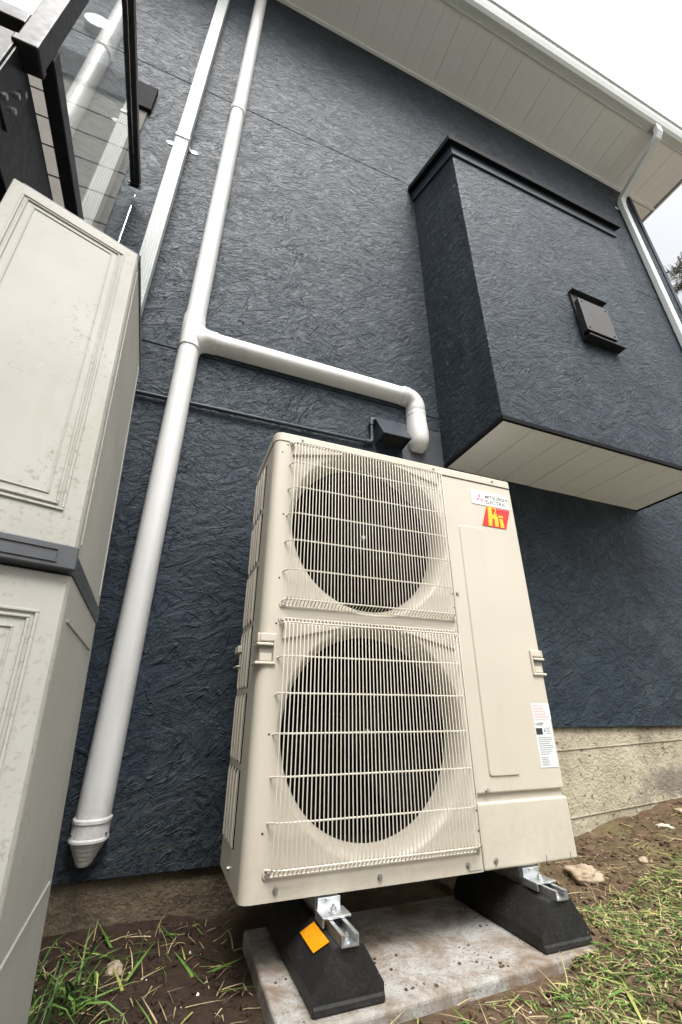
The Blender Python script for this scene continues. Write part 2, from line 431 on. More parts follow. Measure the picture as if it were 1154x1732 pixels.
# stucco courses separated by recessed reveal joints; the lower course steps up behind the heat pump
lower = MB(); lower.prism([(XL, -.062), (.72, -.062), (.72, .345), (XR, .345), (XR, 2.094), (XL, 2.094)], 'y', YW, YW+.14)
part('stucco_course', lower, 'stucco', house, .004)
part('stucco_course', wall_band(XL, XR, 2.0995, 4.618), 'stucco', house, .004)
part('stucco_course', wall_band(XL, XR, 4.6235, 7.05), 'stucco', house, .004)
part('wall_core', MB().box(XL+.02, XR-.02, YW+.012, 9.0, .36, 7.0), 'stucco', house)
part('corner_trim', MB().box(XR, XR+.06, YW-.012, YW+.12, .345, 6.84), 'flash', house, .004)
fd = MB(); fd.box(XL+.02, XR-.05, YW+.022, YW+.16, -.8, .40)
fnd = part('foundation', fd, 'found', house)
for (za, zb, x0) in ((.242, .276, 1.0), (-.035, .012, 1.0)):
    part('form_ridge', MB().obox((1.6, YW+.022, za), (1, 0, (zb-za)/.9), (0, -1, 0), (0, 0, 1), (-.6, 3.0), (-.002, .005), (-.0025, .0025)), 'found', fnd, .001)
# beige lap siding and its dark header on the left, seen past the deck railing
sid = part('siding_backing', MB().box(-4.4, -.925, YW-.004, YW, 2.0, 4.02), 'siding', house)
lap = MB(); lap.add([(-4.4, YW-.004, 0), (-4.4, YW-.013, 0), (-4.4, YW-.008, .236), (-4.4, YW-.004, .236), (-.925, YW-.004, 0), (-.925, YW-.013, 0), (-.925, YW-.008, .236), (-.925, YW-.004, .236)],
            [(0,1,2,3),(7,6,5,4),(0,4,5,1),(1,5,6,2),(2,6,7,3),(3,7,4,0)])
lap_me = lap.mesh('siding_board', 'siding')
for k in range(8): obj('siding_board', lap_me, sid, (0, 0, 2.10+k*.24))
part('siding_header', MB().box(-4.4, -.905, YW-.03, YW-.001, 4.022, 4.30), 'black_roof', house, .003)

# projecting bay: body with sloping top, trim, drip edge, soffit boards
BX0, BX1, BY, BZ0 = 1.13, 2.77, .035, 1.745
zf, zb_ = 4.20, 4.50
bay = MB()
bay.add([(BX0, BY, BZ0+.01), (BX1, BY, BZ0+.01), (BX1, YW+.02, BZ0+.01), (BX0, YW+.02, BZ0+.01), (BX0, BY, zf), (BX1, BY, zf), (BX1, YW+.02, zb_), (BX0, YW+.02, zb_)],
        [(0,3,2,1),(4,5,6,7),(0,1,5,4),(1,2,6,5),(2,3,7,6),(3,0,4,7)])
bayo = part('bay', bay, 'stucco', house, .006)
sl = (zb_-zf)/(YW-BY)
def bay_top(y): return zf+sl*(y-BY)
tr = MB()
tr.box(BX0-.012, BX1+.012, BY-.014, BY-.001, zf-.105, zf+.012)
part('trim_board', tr, 'flash', bayo, .003)
tr = MB(); tr.add([(x, y, z) for x in (BX0-.013, BX0-.001) for (y, z) in ((BY-.001, zf-.105), (YW-.002, bay_top(YW)-.105), (YW-.002, bay_top(YW)+.012), (BY-.001, zf+.012))],
                  [(0,1,2,3),(7,6,5,4),(0,4,5,1),(1,5,6,2),(2,6,7,3),(3,7,4,0)])
part('trim_board', tr, 'flash', bayo, .002)
rf = MB(); O = .05
for (za, zc) in ((.014, .075),):
    rf.add([(BX0-O, BY-O, bay_top(BY-O)+za), (BX1+O, BY-O, bay_top(BY-O)+za), (BX1+O, YW-.001, bay_top(YW)+za), (BX0-O, YW-.001, bay_top(YW)+za),
            (BX0-O, BY-O, bay_top(BY-O)+zc), (BX1+O, BY-O, bay_top(BY-O)+zc), (BX1+O, YW-.001, bay_top(YW)+zc), (BX0-O, YW-.001, bay_top(YW)+zc)],
           [(0,3,2,1),(4,5,6,7),(0,1,5,4),(1,2,6,5),(2,3,7,6),(3,0,4,7)])
part('drip_edge_roof', rf, 'black_roof', bayo, .006)
bp = MB().box(0, .2035, BY+.014, YW-.004, BZ0-.006, BZ0+.004).mesh('soffit_panel', 'soffit')
x = BX0+.012; k = 0
while x < BX1-.21:
    obj('soffit_panel', bp, bayo, (x, 0, -.0015*(k % 2)), .0035, 1); x += .2062; k += 1
part('soffit_panel', MB().box(x, BX1-.012, BY+.014, YW-.004, BZ0-.006, BZ0+.004), 'soffit', bayo, .0035, 1)
bd = MB(); bd.box(BX0-.003, BX1+.003, BY-.003, BY+.0125, BZ0-.012, BZ0+.010); part('drip_bead', bd, 'black_roof', bayo)
bd = MB(); bd.box(BX0-.003, BX0+.0105, BY+.0135, YW-.001, BZ0-.012, BZ0+.010); part('drip_bead', bd, 'black_roof', bayo)
bd = MB(); bd.box(BX1-.0105, BX1+.003, BY+.0135, YW-.001, BZ0-.012, BZ0+.010); part('drip_bead', bd, 'black_roof', bayo)

# eave: soffit panels, fascia, gutter, roof slab
SZ, SY = 6.85, -.06
eave = part('eave_frame', MB().box(XL, 5.18, SY+.012, YW+.6, SZ+.03, SZ+.14), 'soffit', house)
sp_ = MB().box(0, .1984, SY+.013, YW-.001, SZ, SZ+.012).mesh('soffit_panel', 'soffit')
for k in range(48):
    x = -4.45+k*.2
    obj('soffit_panel', sp_, eave, (x, 0, .0012*(k % 2)), .0022, 1)
sp2 = MB().box(4.74, 5.17, 0, .296, SZ, SZ+.012).mesh('soffit_panel', 'soffit')
for k in range(5): obj('soffit_panel', sp2, eave, (0, YW+.01+k*.3, .003*(k % 2)), .004, 1)
part('soffit_trim', MB().box(XL, 5.2, YW-.03, YW-.0005, SZ-.014, SZ-.001), 'soffit', eave, .002)
part('fascia', MB().box(XL, 5.2, SY-.004, SY+.012, SZ-.012, SZ+.17), 'alu_white', eave, .003)
part('barge_board', MB().box(5.18, 5.205, SY+.013, 9.0, SZ-.012, SZ+.19), 'alu_white', eave, .003)
gut = MB()
gp = [(SY-.005, SZ+.15), (SY-.005, SZ+.012), (SY-.07, SZ+.004), (SY-.10, SZ+.03), (SY-.125, SZ+.09), (SY-.135, SZ+.15), (SY-.150, SZ+.152), (SY-.146, SZ+.162), (SY-.128, SZ+.160), (SY-.115, SZ+.09), (SY-.094, SZ+.04), (SY-.066, SZ+.014), (SY-.011, SZ+.022), (SY-.011, SZ+.15)]
gut.prism(gp, 'x', XL, 5.22)
part('gutter', gut, 'alu_white', eave)
roof = MB(); roof.prism([(SY+.03, SZ+.172), (SY+.03, SZ+.20), (5.0, SZ+2.5), (5.0, SZ+2.46)], 'x', XL, 5.25)
part('roof', roof, 'black_roof', house)

# ------------------------------------------------------------------ line-set cover (white, D-shaped duct)
def dprofile(w, d, n=14, y0=0.0015):
    pts = [(-w/2, y0)]
    for k in range(n+1):
        a = math.pi*k/n
        c, s_ = math.cos(a), math.sin(a)
        e = .78
        pts.append((-w/2*math.copysign(abs(c)**e, c), d*(abs(s_)**e)*.985+.0015 if 0 < k < n else d*.22))
    pts.append((w/2, y0)); return pts
def sweep(path, widths, depths, cap=True, n=14):
    mb = MB(); rings = []
    for i, (x, z) in enumerate(path):
        x0, z0 = path[max(i-1, 0)]; x1, z1 = path[min(i+1, len(path)-1)]
        L = math.hypot(x1-x0, z1-z0); dx, dz = (x1-x0)/L, (z1-z0)/L
        nxx, nzz = dz, -dx
        w = widths[i] if isinstance(widths, list) else widths; d = depths[i] if isinstance(depths, list) else depths
        rings.append([(x+nxx*s_, YW-q, z+nzz*s_) for (s_, q) in dprofile(w, d, n)])
    mb.loft(rings, True, cap); return mb
PX = -.382; PW, PD = .102, .078
lsc = thing('line_set_cover', (PX, YW, 0), 'white plastic pipe cover running up the wall with a branch to the heat pump', 'pipe cover')
part('duct', sweep([(PX, .085), (PX, 2.11)], PW, PD), 'pvc', lsc)
part('duct', sweep([(PX, 2.29), (PX, 4.47)], PW, PD), 'pvc', lsc)
part('duct', sweep([(PX+.004, 4.47), (PX+.004, 6.848)], PW, PD), 'pvc', lsc)
part('coupling', sweep([(PX, 4.42), (PX, 4.424), (PX, 4.48), (PX, 4.484)], [PW+.006, PW+.011, PW+.011, PW+.006], [PD+.003, PD+.006, PD+.006, PD+.003]), 'pvc', lsc)
tee = part('tee', sweep([(PX, 2.085), (PX, 2.089), (PX, 2.31), (PX, 2.314)], [PW+.004, PW+.0095, PW+.0095, PW+.004], [PD+.002, PD+.006, PD+.006, PD+.002]), 'pvc', lsc)
flare = [(-.36, .180), (-.334, .170), (-.326, .150), (-.318, .134), (-.308, .121), (-.296, .113), (-.276, .1115), (-.256, .1115), (-.2545, .106)]
part('tee_branch', sweep([(x, 2.178) for x, _ in flare], [w for _, w in flare], [PD+.005]*7+[PD+.005, PD+.002]), 'pvc', tee)
part('duct', sweep([(-.27, 2.178), (.87, 2.178)], PW, PD), 'pvc', lsc)
el = [(.845, 2.178), (.850, 2.178), (.872, 2.178)]
ER = .075
for k in range(1, 11):
    a = R(90)*k/10
    el.append((.872+ER*math.sin(a), 2.178-ER*(1-math.cos(a))))
el += [(.947, 2.075), (.947, 2.065)]
part('elbow', sweep(el, [PW+.004]+[PW+.0095]*(len(el)-2)+[PW+.004], [PD+.002]+[PD+.006]*(len(el)-2)+[PD+.002]), 'pvc', lsc)
part('coupling', sweep([(.947, 2.064), (.947, 2.060), (.947, 2.036), (.947, 2.032)], [PW+.008, PW+.014, PW+.014, PW+.008], [PD+.004, PD+.008, PD+.008, PD+.004]), 'pvc', lsc)
wi = [(2.034, .113, .085), (1.99, .114, .088), (1.94, .116, .093), (1.90, .117, .096), (1.865, .116, .095), (1.84, .111, .088), (1.822, .102, .077), (1.808, .086, .060), (1.80, .062, .038)]
part('wall_inlet', sweep([(.947, z) for z, _, _ in wi], [w for _, w, _ in wi], [d for _, _, d in wi]), 'pvc', lsc)
ec = part('end_collar', sweep([(PX, .110), (PX, .106), (PX, .098), (PX, .096), (PX, .060), (PX, .056), (PX, .050), (PX, .047)],
     [PW+.003, PW+.010, PW+.010, PW+.006, PW+.006, PW+.011, PW+.011, PW+.003], [PD+.003, PD+.009, PD+.009, PD+.005, PD+.005, PD+.010, PD+.010, PD+.003]), 'pvc', lsc)
ribs = []
for k in range(5):
    t0 = k/5; wa = PW+.002-.060*t0; zz = .047-.060*t0
    ribs += [(zz, wa), (zz-.0102, wa-.0100), (zz-.0118, wa-.0140)]
part('end_cone', sweep([(PX, a) for a, _ in ribs], [b for _, b in ribs], [.080*(.45+.55*b/PW) for _, b in ribs]), 'pvc', lsc)
for sx in (-1, 1): part('latch_slot', MB().box(PX+sx*.046-.006, PX+sx*.046+.006, YW-.055, YW-.044, .066, .070), 'hole', ec)
for z in (2.55, 2.95, 3.35, 3.75, 4.15, 4.75, 5.3):
    part('rivet', MB().tube([(PX-.004, YW-PD+.004, z), (PX-.004, YW-PD-.0025, z)], .0045, 8), 'screw', lsc)

# ------------------------------------------------------------------ left downspout (fluted rectangular)
DX = -.672
dsp = thing('downspout', (DX, YW, 0), 'white fluted rectangular downspout strapped to the wall beside the round pipe cover', 'downspout', 'downspouts')
def flute(w, d):
    f = []; n = 6
    pts = [(-w/2, -.012), (-w/2, -.012-d)]
    for k in range(n):
        x0 = -w/2+w*(k+.12)/n; x1 = -w/2+w*(k+.88)/n
        pts += [(x0, -.012-d), (x0+.003, -.012-d+.0035), (x1-.003, -.012-d+.0035), (x1, -.012-d)]
    pts += [(w/2, -.012-d), (w/2, -.012)]
    return pts
m = MB(); m.prism([(DX+a, YW+b) for a, b in flute(.078, .058)], 'z', -.1, 6.848)
part('pipe', m, 'alu_dimmed', dsp)
st = MB(); zz = 3.80
sp = [(-.085, -.002), (-.062, -.002), (-.050, -.008), (-.0435, -.022), (-.0435, -.0745), (.0435, -.0745), (.0435, -.022), (.050, -.008), (.062, -.002), (.085, -.002)]
outer = [(DX+a, YW+b) for a, b in sp]; inner = [(DX+a*.97, YW+b+.0025 if abs(a) < .045 else YW+b+.0015) for a, b in sp]
st.prism(outer+inner[::-1], 'z', zz-.012, zz+.012)
part('strap', st, 'alu_white', dsp)
for s_ in (-1, 1):
    e = MB(); e.prism([(DX+s_*.060, zz-.019), (DX+s_*.085, zz-.021), (DX+s_*.103, zz), (DX+s_*.085, zz+.021), (DX+s_*.060, zz+.019)], 'y', YW-.0045, YW-.0005)
    part('strap_ear', e, 'alu_white', dsp)

# ------------------------------------------------------------------ right downspout with offset from gutter
dsr = thing('downspout', (4.33, YW, 0), 'white downspout at the house corner with a slanted offset up to the gutter', 'downspout', 'downspouts')
part('pipe', MB().box(4.295, 4.375, YW-.07, YW-.012, -.02, 6.36), 'alu_white', dsr, .008)
def rect_tube(path, wx, wy):
    mb = MB(); rings = []
    for i, p in enumerate(path):
        p = Vector(p); d = (Vector(path[min(i+1, len(path)-1)])-Vector(path[max(i-1, 0)])).normalized()
        u = Vector((1, 0, 0)); v = d.cross(u).normalized()
        rings.append([p+u*a*wx/2+v*b*wy/2 for a, b in ((-1,-1),(1,-1),(1,1),(-1,1))])
    mb.loft(rings, True, True, False); return mb
part('offset', rect_tube([(4.335, YW-.041, 6.30), (4.335, YW-.045, 6.40), (4.335, YW-.075, 6.46), (4.30, SY-.02, 6.70), (4.30, SY-.055, 6.76), (4.30, SY-.06, 6.868)], .084, .062), 'alu_white', dsr, .006)
part('strap_ear', MB().box(4.245, 4.42, YW-.006, YW-.0008, 6.30, 6.335), 'alu_white', dsr, .002)

# ------------------------------------------------------------------ conduit and wedge hood
cd = thing('conduit', (0, YW, 1.77), 'thin slate grey electrical conduit running along the wall above the heat pump', 'conduit')
cp = [(-2.2, 1.742), (.60, 1.782)]
mb = MB(); mb.tube([(cp[0][0], YW-.018, cp[0][1]), (.615, YW-.018, 1.784)], .0105, 10); part('run', mb, 'conduit', cd)
mb = MB(); mb.tube([(.600, YW-.018, 1.784), (.630, YW-.018, 1.785), (.641, YW-.018, 1.789), (.646, YW-.018, 1.80), (.646, YW-.018, 1.83)], .0142, 10); part('elbow', mb, 'conduit', cd)
mb = MB(); mb.tube([(.646, YW-.018, 1.825), (.646, YW-.018, 1.925)], .0105, 10); part('riser', mb, 'conduit', cd)
mb = MB(); mb.tube([(.646, YW-.018, 1.905), (.646, YW-.018, 1.93), (.650, YW-.018, 1.943), (.662, YW-.018, 1.948), (.676, YW-.018, 1.948)], .0150, 10); part('elbow', mb, 'conduit', cd)
hd = thing('wall_hood', (.76, YW, 1.79), 'small slate black wedge shaped wall hood beside the pipe elbow', 'vent hood')
hx0, hx1, hz0, hz1, hyl, hzl = .672, .846, 1.792, 1.982, .115, 1.800
t_ = .004
mb = MB(); mb.prism([(YW-.0015, hz0), (YW-hyl, hzl), (YW-.006, hz1), (YW-.0015, hz1)], 'x', hx0, hx0+t_); part('cheek', mb, 'conduit', hd)
mb = MB(); mb.prism([(YW-.0015, hz0), (YW-hyl, hzl), (YW-.006, hz1), (YW-.0015, hz1)], 'x', hx1-t_, hx1)
part('cheek', mb, 'conduit', hd)
mb = MB(); mb.prism([(YW-hyl-.002, hzl-.003), (YW-hyl-.002, hzl+.004), (YW-.006, hz1+.003), (YW-.0015, hz1+.003), (YW-.0015, hz1-.003), (YW-.010, hz1-.003)], 'x', hx0-.002, hx1+.002)
part('cover', mb, 'conduit', hd, .0015)
part('hood_shade', MB().box(hx0+t_+.001, hx1-t_-.001, YW-.10, YW-.0015, hz0+.016, hz0+.019), 'hole', hd)  # black sheet standing in for the shade inside the open underside
# patched render beside the inlet
ptc = MB(); ptc.box(.845, 1.128, YW-.004, YW-.0005, 1.60, 1.985); part('render_patch', ptc, 'dark_grey', house, .003)

# ------------------------------------------------------------------ vent terminal on the bay
vt = thing('vent_terminal', (2.05, BY, 2.6), 'black square metal exhaust vent on the front of the projecting bay', 'vent')
part('back_plate', MB().box(1.925, 2.235, BY-.018, BY-.001, 2.585, 3.005), 'black_metal', vt, .003)
part('top_flange', MB().box(1.92, 2.24, BY-.045, BY-.002, 3.006, 3.014), 'black_metal', vt, .002)
part('bottom_flange', MB().box(1.92, 2.24, BY-.06, BY-.002, 2.568, 2.584), 'black_metal', vt, .003)
part('baffle', MB().box(1.965, 2.15, BY-.050, BY-.019, 2.66, 2.90), 'galv', vt, .003)
fp = part('front_plate', MB().box(1.905, 2.17, BY-.066, BY-.060, 2.60, 2.885), 'vent_grey', vt, .002)
part('side_lip', MB().box(1.907, 1.912, BY-.0595, BY-.030, 2.602, 2.883), 'black_metal', vt)
part('side_lip', MB().box(2.163, 2.168, BY-.0595, BY-.030, 2.602, 2.883), 'black_metal', vt)
part('bottom_lip', MB().box(1.9125, 2.1625, BY-.0595, BY-.034, 2.602, 2.607), 'black_metal', vt)
for a in (1.93, 2.145):
    for b in (2.625, 2.86): part('screw', MB().tube([(a, BY-.062, b), (a, BY-.069, b)], .006, 8), 'hole', fp)
for (a, b) in ((1.955, 2.62), (2.155, 2.61)): part('spacer', MB().tube([(a, BY-.060, b+.02), (a, BY-.016, b+.02)], .006, 8), 'black_metal', vt)

# ------------------------------------------------------------------ heat pump
HW, HD, HH = 1.05, .33, 1.338
hp = thing('heat_pump', (.525, .165, -.029), 'tall ivory heat pump outdoor unit with two grilled fans beside the house wall', 'heat pump')
FC = [(.374, 1.005), (.374, .357)]; RO = .3125
zsp = .687
# front fan panel: two fields, each a rectangle that blends into the bell mouth of its fan
def fan_field(x0, x1, z0, z1, cx, cz):
    mb = MB(); N = 128; angs = []
    corners = [math.atan2(z-cz, x-cx) % (2*math.pi) for x in (x0, x1) for z in (z0, z1)]
    angs = [2*math.pi*k/N for k in range(N)]
    for c in corners:
        i = min(range(N), key=lambda k: abs(angs[k]-c)); angs[i] = c
    def rect(a, X0, X1, Z0, Z1):
        c, s_ = math.cos(a), math.sin(a); ts = []
        if c > 1e-9: ts.append((X1-cx)/c)
        if c < -1e-9: ts.append((X0-cx)/c)
        if s_ > 1e-9: ts.append((Z1-cz)/s_)
        if s_ < -1e-9: ts.append((Z0-cz)/s_)
        t = min(ts); return (cx+c*t, cz+s_*t)
    rings = [[(*rect(a, x0, x1, z0, z1),)for a in angs]]
    out = [[(p[0], 0.0, p[1]) for p in rings[0]]]
    prof = [(RO, 0), (RO-.003, .001), (RO-.008, .005), (RO-.015, .013), (RO-.022, .025), (RO-.027, .042), (RO-.029, .062), (RO-.030, .085)]
    for r, y in prof: out.append([(cx+math.cos(a)*r, y, cz+math.sin(a)*r) for a in angs])
    mb.loft(out, True, False, True)
    o = len(mb.smooth)
    for k in range(N): mb.smooth[k] = False
    return mb
pan = part('fan_panel', fan_field(.026, .6935, 0.0, zsp, *FC[1]), 'ivory', hp)
part('fan_panel', fan_field(.026, .6935, zsp, 1.303, *FC[0]), 'ivory', hp)
# rounded front-left corner post
def arc(cx, cy, r, a0, a1, n=8): return [(cx+r*math.cos(R(a0+(a1-a0)*k/n)), cy+r*math.sin(R(a0+(a1-a0)*k/n))) for k in range(n+1)]
pf = [(.026, 0.0)]+arc(.026, .026, .026, 270, 180)+[(0, .105)]
cpm = MB(); cpm.loft([[(x, y, z) for x, y in pf] for z in (0, 1.303)], False, False, True)
part('corner_post', cpm, 'ivory', hp)
# slotted side
sy0, sy1 = .105, HD
cols = [.124+.050*k for k in range(4)]; sw = .028
rows = [(.075+.2012*k, .075+.2012*k+.187) for k in range(6)]
sd_ = MB(); xs0, xs1 = 0.0, .0015
ys = [sy0]+[v for c in cols for v in (c, c+sw)]+[sy1]
for i in range(0, len(ys)-1, 2): sd_.box(xs0, xs1, ys[i], ys[i+1], 0.0, 1.303)
for c in cols:
    zs = [0]+[v for r in rows for v in r]+[1.303]
    for i in range(0, len(zs), 2): sd_.box(xs0, xs1, c+.0001, c+sw-.0001, zs[i], zs[i+1])
sidep = part('side_panel', sd_, 'ivory', hp)
for ri, r in enumerate(rows):       # rolled lips of the slots
    for c in cols:
        b = MB(); b.tube([(-.001, c+sw, r[0]+.004), (-.0035, c+sw, r[0]+.012), (-.0035, c+sw, r[1]-.012), (-.001, c+sw, r[1]-.004)], .0032, 6)
        part('slot_lip', b, 'ivory', sidep)
# lid
lid = MB(); lp = [(HW+.004, HD+.004), (HW+.004, .012)]+arc(HW-.012, .012, .016, 0, -90, 6)+arc(.028, .028, .031, 270, 180, 8)+[(-.003, HD+.004)]
lid.loft([[(x, y, z) for x, y in lp] for z in (1.3045, 1.334)]+[[(x*.996+.002, y*.99+.002, 1.338) for x, y in lp]], True, True, False)
lido = part('lid', lid, 'ivory', hp, .0025)
# right service panels
sv = part('service_panel', MB().box(.6965, HW, 0.0, .06, .186, 1.3025), 'ivory', hp, .005, 3)
part('panel_channel', MB().box(.6985, HW-.004, .012, .05, .150, .20), 'ivory', hp)
part('lower_panel', MB().box(.6965, HW+.003, -.002, .06, 0.0, .164), 'ivory', hp, .006, 3)
# raised field embossed in the service panel
def ring_frame(x0, x1, z0, z1, w, h, rad, y):
    mb = MB(); n = 6
    def rr(x0, x1, z0, z1, r):
        out = []
        for (cx, cz, a) in ((x1-r, z1-r, 0), (x0+r, z1-r, 90), (x0+r, z0+r, 180), (x1-r, z0+r, 270)):
            out += [(cx+r*math.cos(R(a+90*k/n)), cz+r*math.sin(R(a+90*k/n))) for k in range(n+1)]
        return out
    A = rr(x0, x1, z0, z1, rad); B = rr(x0+w, x1-w, z0+w, z1-w, max(.001, rad-w))
    C = rr(x0+w*2, x1-w*2, z0+w*2, z1-w*2, max(.001, rad-w*2))
    rings = [[(a, y+.0002, b) for a, b in A], [(a, y-h, b) for a, b in B], [(a, y-h, b) for a, b in C]]
    mb.loft(rings, True, False, True); mb.add([(a, y-h, b) for a, b in C], [tuple(range(len(C)))]); return mb
part('embossed_field', ring_frame(.752, .876, .229, 1.088, .004, .0045, .012, 0.0), 'ivory', sv)
# remaining casing and dark inside
part('right_side', MB().box(HW-.003, HW, .0605, HD, 0, 1.3025), 'ivory', hp)
part('base_pan', MB().box(.004, HW-.004, .03, HD-.004, -.001, .020), 'ivory', hp)
for fx in (.222, .858):
    part('base_foot', MB().box(fx-.03, fx+.03, .012, HD, -.029, -.0015), 'galv', hp)
part('coil', MB().box(.02, HW-.01, .26, HD-.003, .021, 1.30), 'dark_in', hp)
part('divider', MB().box(.69, .6955, .065, .26, .021, 1.30), 'dark_in', hp)
for i, (cx, cz) in enumerate(FC):
    tb = MB(); tb.loft([[(cx+math.cos(2*math.pi*k/64)*r, y, cz+math.sin(2*math.pi*k/64)*r) for k in range(64)] for r, y in ((RO-.0295, .086), (RO-.028, .10), (RO-.018, .24))], True, False, True)
    part('shroud', tb, 'dark_in', hp)
    fan = MB()
    def disc(r, y): return [(cx+math.cos(2*math.pi*k/40)*r, y, cz+math.sin(2*math.pi*k/40)*r) for k in range(40)]
    fan.loft([disc(.074, .20), disc(.073, .105), disc(.068, .096), disc(.055, .090), disc(.012, .088)], True, True, True)
    fo = part('fan', fan, 'fan', hp)
    blade_pts = []
    bl = MB(); rr_ = [.07, .12, .18, .235, .258]; rings = []
    for j, r in enumerate(rr_):
        sw_ = R(10+28*j/4); wd = R(58-6*j)
        row = []
        for q in range(9):
            a = sw_+wd*(q/8-.5); row.append((r*math.cos(a), .15+.07*(q/8-.5)+.01*math.sin(q), r*math.sin(a)))
        rings.append(row)
    bl.loft(rings, False, False, True)
    bme = bl.mesh('blade', 'fan')
    for q in range(3):
        b_ = obj('blade', bme, fo); b_.location = (cx, 0, cz); b_.rotation_euler = (0, R(120*q+35+40*i), 0)
    part('hub_nut', MB().tube([(cx, .088, cz), (cx, .074, cz)], .008, 8), 'screw', fo)
    # grille
    z0, z1 = ((.703, 1.309) if i == 0 else (.046, .672))
    gy_ = -.030
    bars = [1.209, 1.110, 1.012, .917, .818] if i == 0 else [.558, .459, .359, .259, .160]
    def bar_path(z, x0=.056, x1=.686):
        return [(x0, .001, z-.004), (x0+.006, -.012, z-.001), (x0+.020, gy_+.003, z), (x0+.05, gy_, z), (x1-.05, gy_, z), (x1-.020, gy_+.003, z), (x1-.006, -.012, z-.001), (x1, .001, z-.004)]
    def hem(z): return MB().tube([(.060, -.003, z), (.072, -.004, z), (.670, -.004, z), (.682, -.003, z)], .0021, 6)
    go = part('fan_grille', hem(z1-.003), 'ivory_wire', hp)
    part('grille_bar', hem(z0+.003), 'ivory_wire', go)
    barm = MB().tube(bar_path(0), .0024, 6).mesh('grille_bar', 'ivory_wire')
    for z in bars+[z1-.018, z0+.020]: obj('grille_bar', barm, go, (0, 0, z))
    zc_ = (z0+z1)/2; hh = (z1-z0)/2
    wm = MB().tube([(0, -.004, -hh+.003), (0, -.008, -hh+.010), (0, gy_+.004, -hh+.019), (0, gy_-.003, -hh+.026), (0, gy_-.003, hh-.026), (0, gy_+.004, hh-.019), (0, -.008, hh-.010), (0, -.004, hh-.003)], .00165, 6).mesh('grille_wire', 'ivory_wire')
    nw = 53
    for k in range(nw): obj('grille_wire', wm, go, (.068+(.674-.068)*k/(nw-1), 0, zc_))
    for (sx, sz) in ((.062, z1-.006), (.680, z1-.006), (.062, z0+.008), (.680, z0+.008)):
        lug = MB(); lug.tube([(sx, .0005, sz), (sx, -.004, sz)], .0105, 14); part('grille_lug', lug, 'ivory', go)
        s2 = MB(); s2.tube([(sx, -.0035, sz), (sx, -.0085, sz)], .0055, 6); part('screw', s2, 'screw', go)
    # small drill holes along the edges
    for (sx, sz) in ((.046, z0+.09), (.046, z1-.02), (.688, z1-.04), (.690, z0+.05), (.028, z1-.055), (.690, z0+.10), (.046, z0+.31)):
        part('drill_hole', MB().tube([(sx, .0004, sz), (sx, -.0006, sz)], .003, 8), 'hole', pan)
# shelf lips above each bell mouth, in the corners
for (cx, cz), zt in zip(FC, (1.296, .656)):
    for s_ in (-1, 1):
        c = MB(); xa, xb = (.066, .26) if s_ < 0 else (.674, .48)
        c.prism([(xa, zt), (xa, zt-.050), (xa+(xb-xa)*.45, zt-.030), (xb, zt-.006), (xb, zt)], 'y', -.0085, .0005)
        part('corner_relief', c, 'ivory', pan, .003)
# screws
def screw(x, z, y=0.0, par=hp, r=.0055):
    part('screw', MB().tube([(x, y+.0005, z), (x, y-.0015, z)], r*1.35, 12).tube([(x, y-.0015, z), (x, y-.0065, z)], r, 6), 'screw', par)
for (x, z) in ((.087, .022), (.366, .020), (.643, .019)): screw(x, z)
screw(.738, .194); screw(.738, .022, -.002); screw(.711, .808)
for x in (.10, .66, .955): screw(x, 1.322, -.004, lido, .0035)
sm = MB(); sm.tube([(.0005, .17, .030), (-.006, .17, .030)], .005, 6); part('screw', sm, 'screw', hp)
for x in (.925, 1.022): part('drain_notch', MB().box(x, x+.0016, -.0026, -.0015, .0005, .020), 'hole', hp)
part('maker_strip', MB().box(.645, .688, -.0006, .0003, .0035, .0065), 'ink_grey', hp)
# corner handles: moulded cup with frame, wrapping the vertical edge
def handle(xc, sgn, yd=.0):
    # sgn -1: left edge, +1: right edge
    e = part('handle', MB().box(min(xc, xc-sgn*.050), max(xc, xc-sgn*.050), -.007, .0006, .598, .622), 'handle', hp, .004, 3)
    xi = xc-sgn*.050
    def bx(a, b, y0, y1, z0, z1): return MB().box(min(a, b), max(a, b), y0, y1, z0, z1)
    part('handle_frame', bx(xi, xi+sgn*.008, -.0068, .0004, .541, .6215), 'handle', e, .003)
    part('handle_frame', bx(xi, xc+sgn*.010, -.008, .055, .534, .5425), 'handle', e, .003)
    part('handle_lip', bx(xi+sgn*.009, xc+sgn*.008, -.011, .05, .586, .5945), 'handle', e, .003)
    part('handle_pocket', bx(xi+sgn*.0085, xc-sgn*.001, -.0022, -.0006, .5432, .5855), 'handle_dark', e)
    part('handle_pocket_back', bx(xi+sgn*.012, xc-sgn*.004, -.0030, -.0023, .545, .566), 'ivory', e, .0)
    part('handle_side', bx(xc, xc+sgn*.007, -.0065, .055, .596, .622), 'handle', e, .003)
handle(0.0, -1); handle(HW, 1)
rh = part('rear_handle', MB().box(-.016, -.0005, HD-.035, HD+.035, .598, .622), 'handle', hp, .003)
part('handle_frame', MB().box(-.016, -.0005, HD-.035, HD+.035, .55, .556), 'handle', rh, .002)

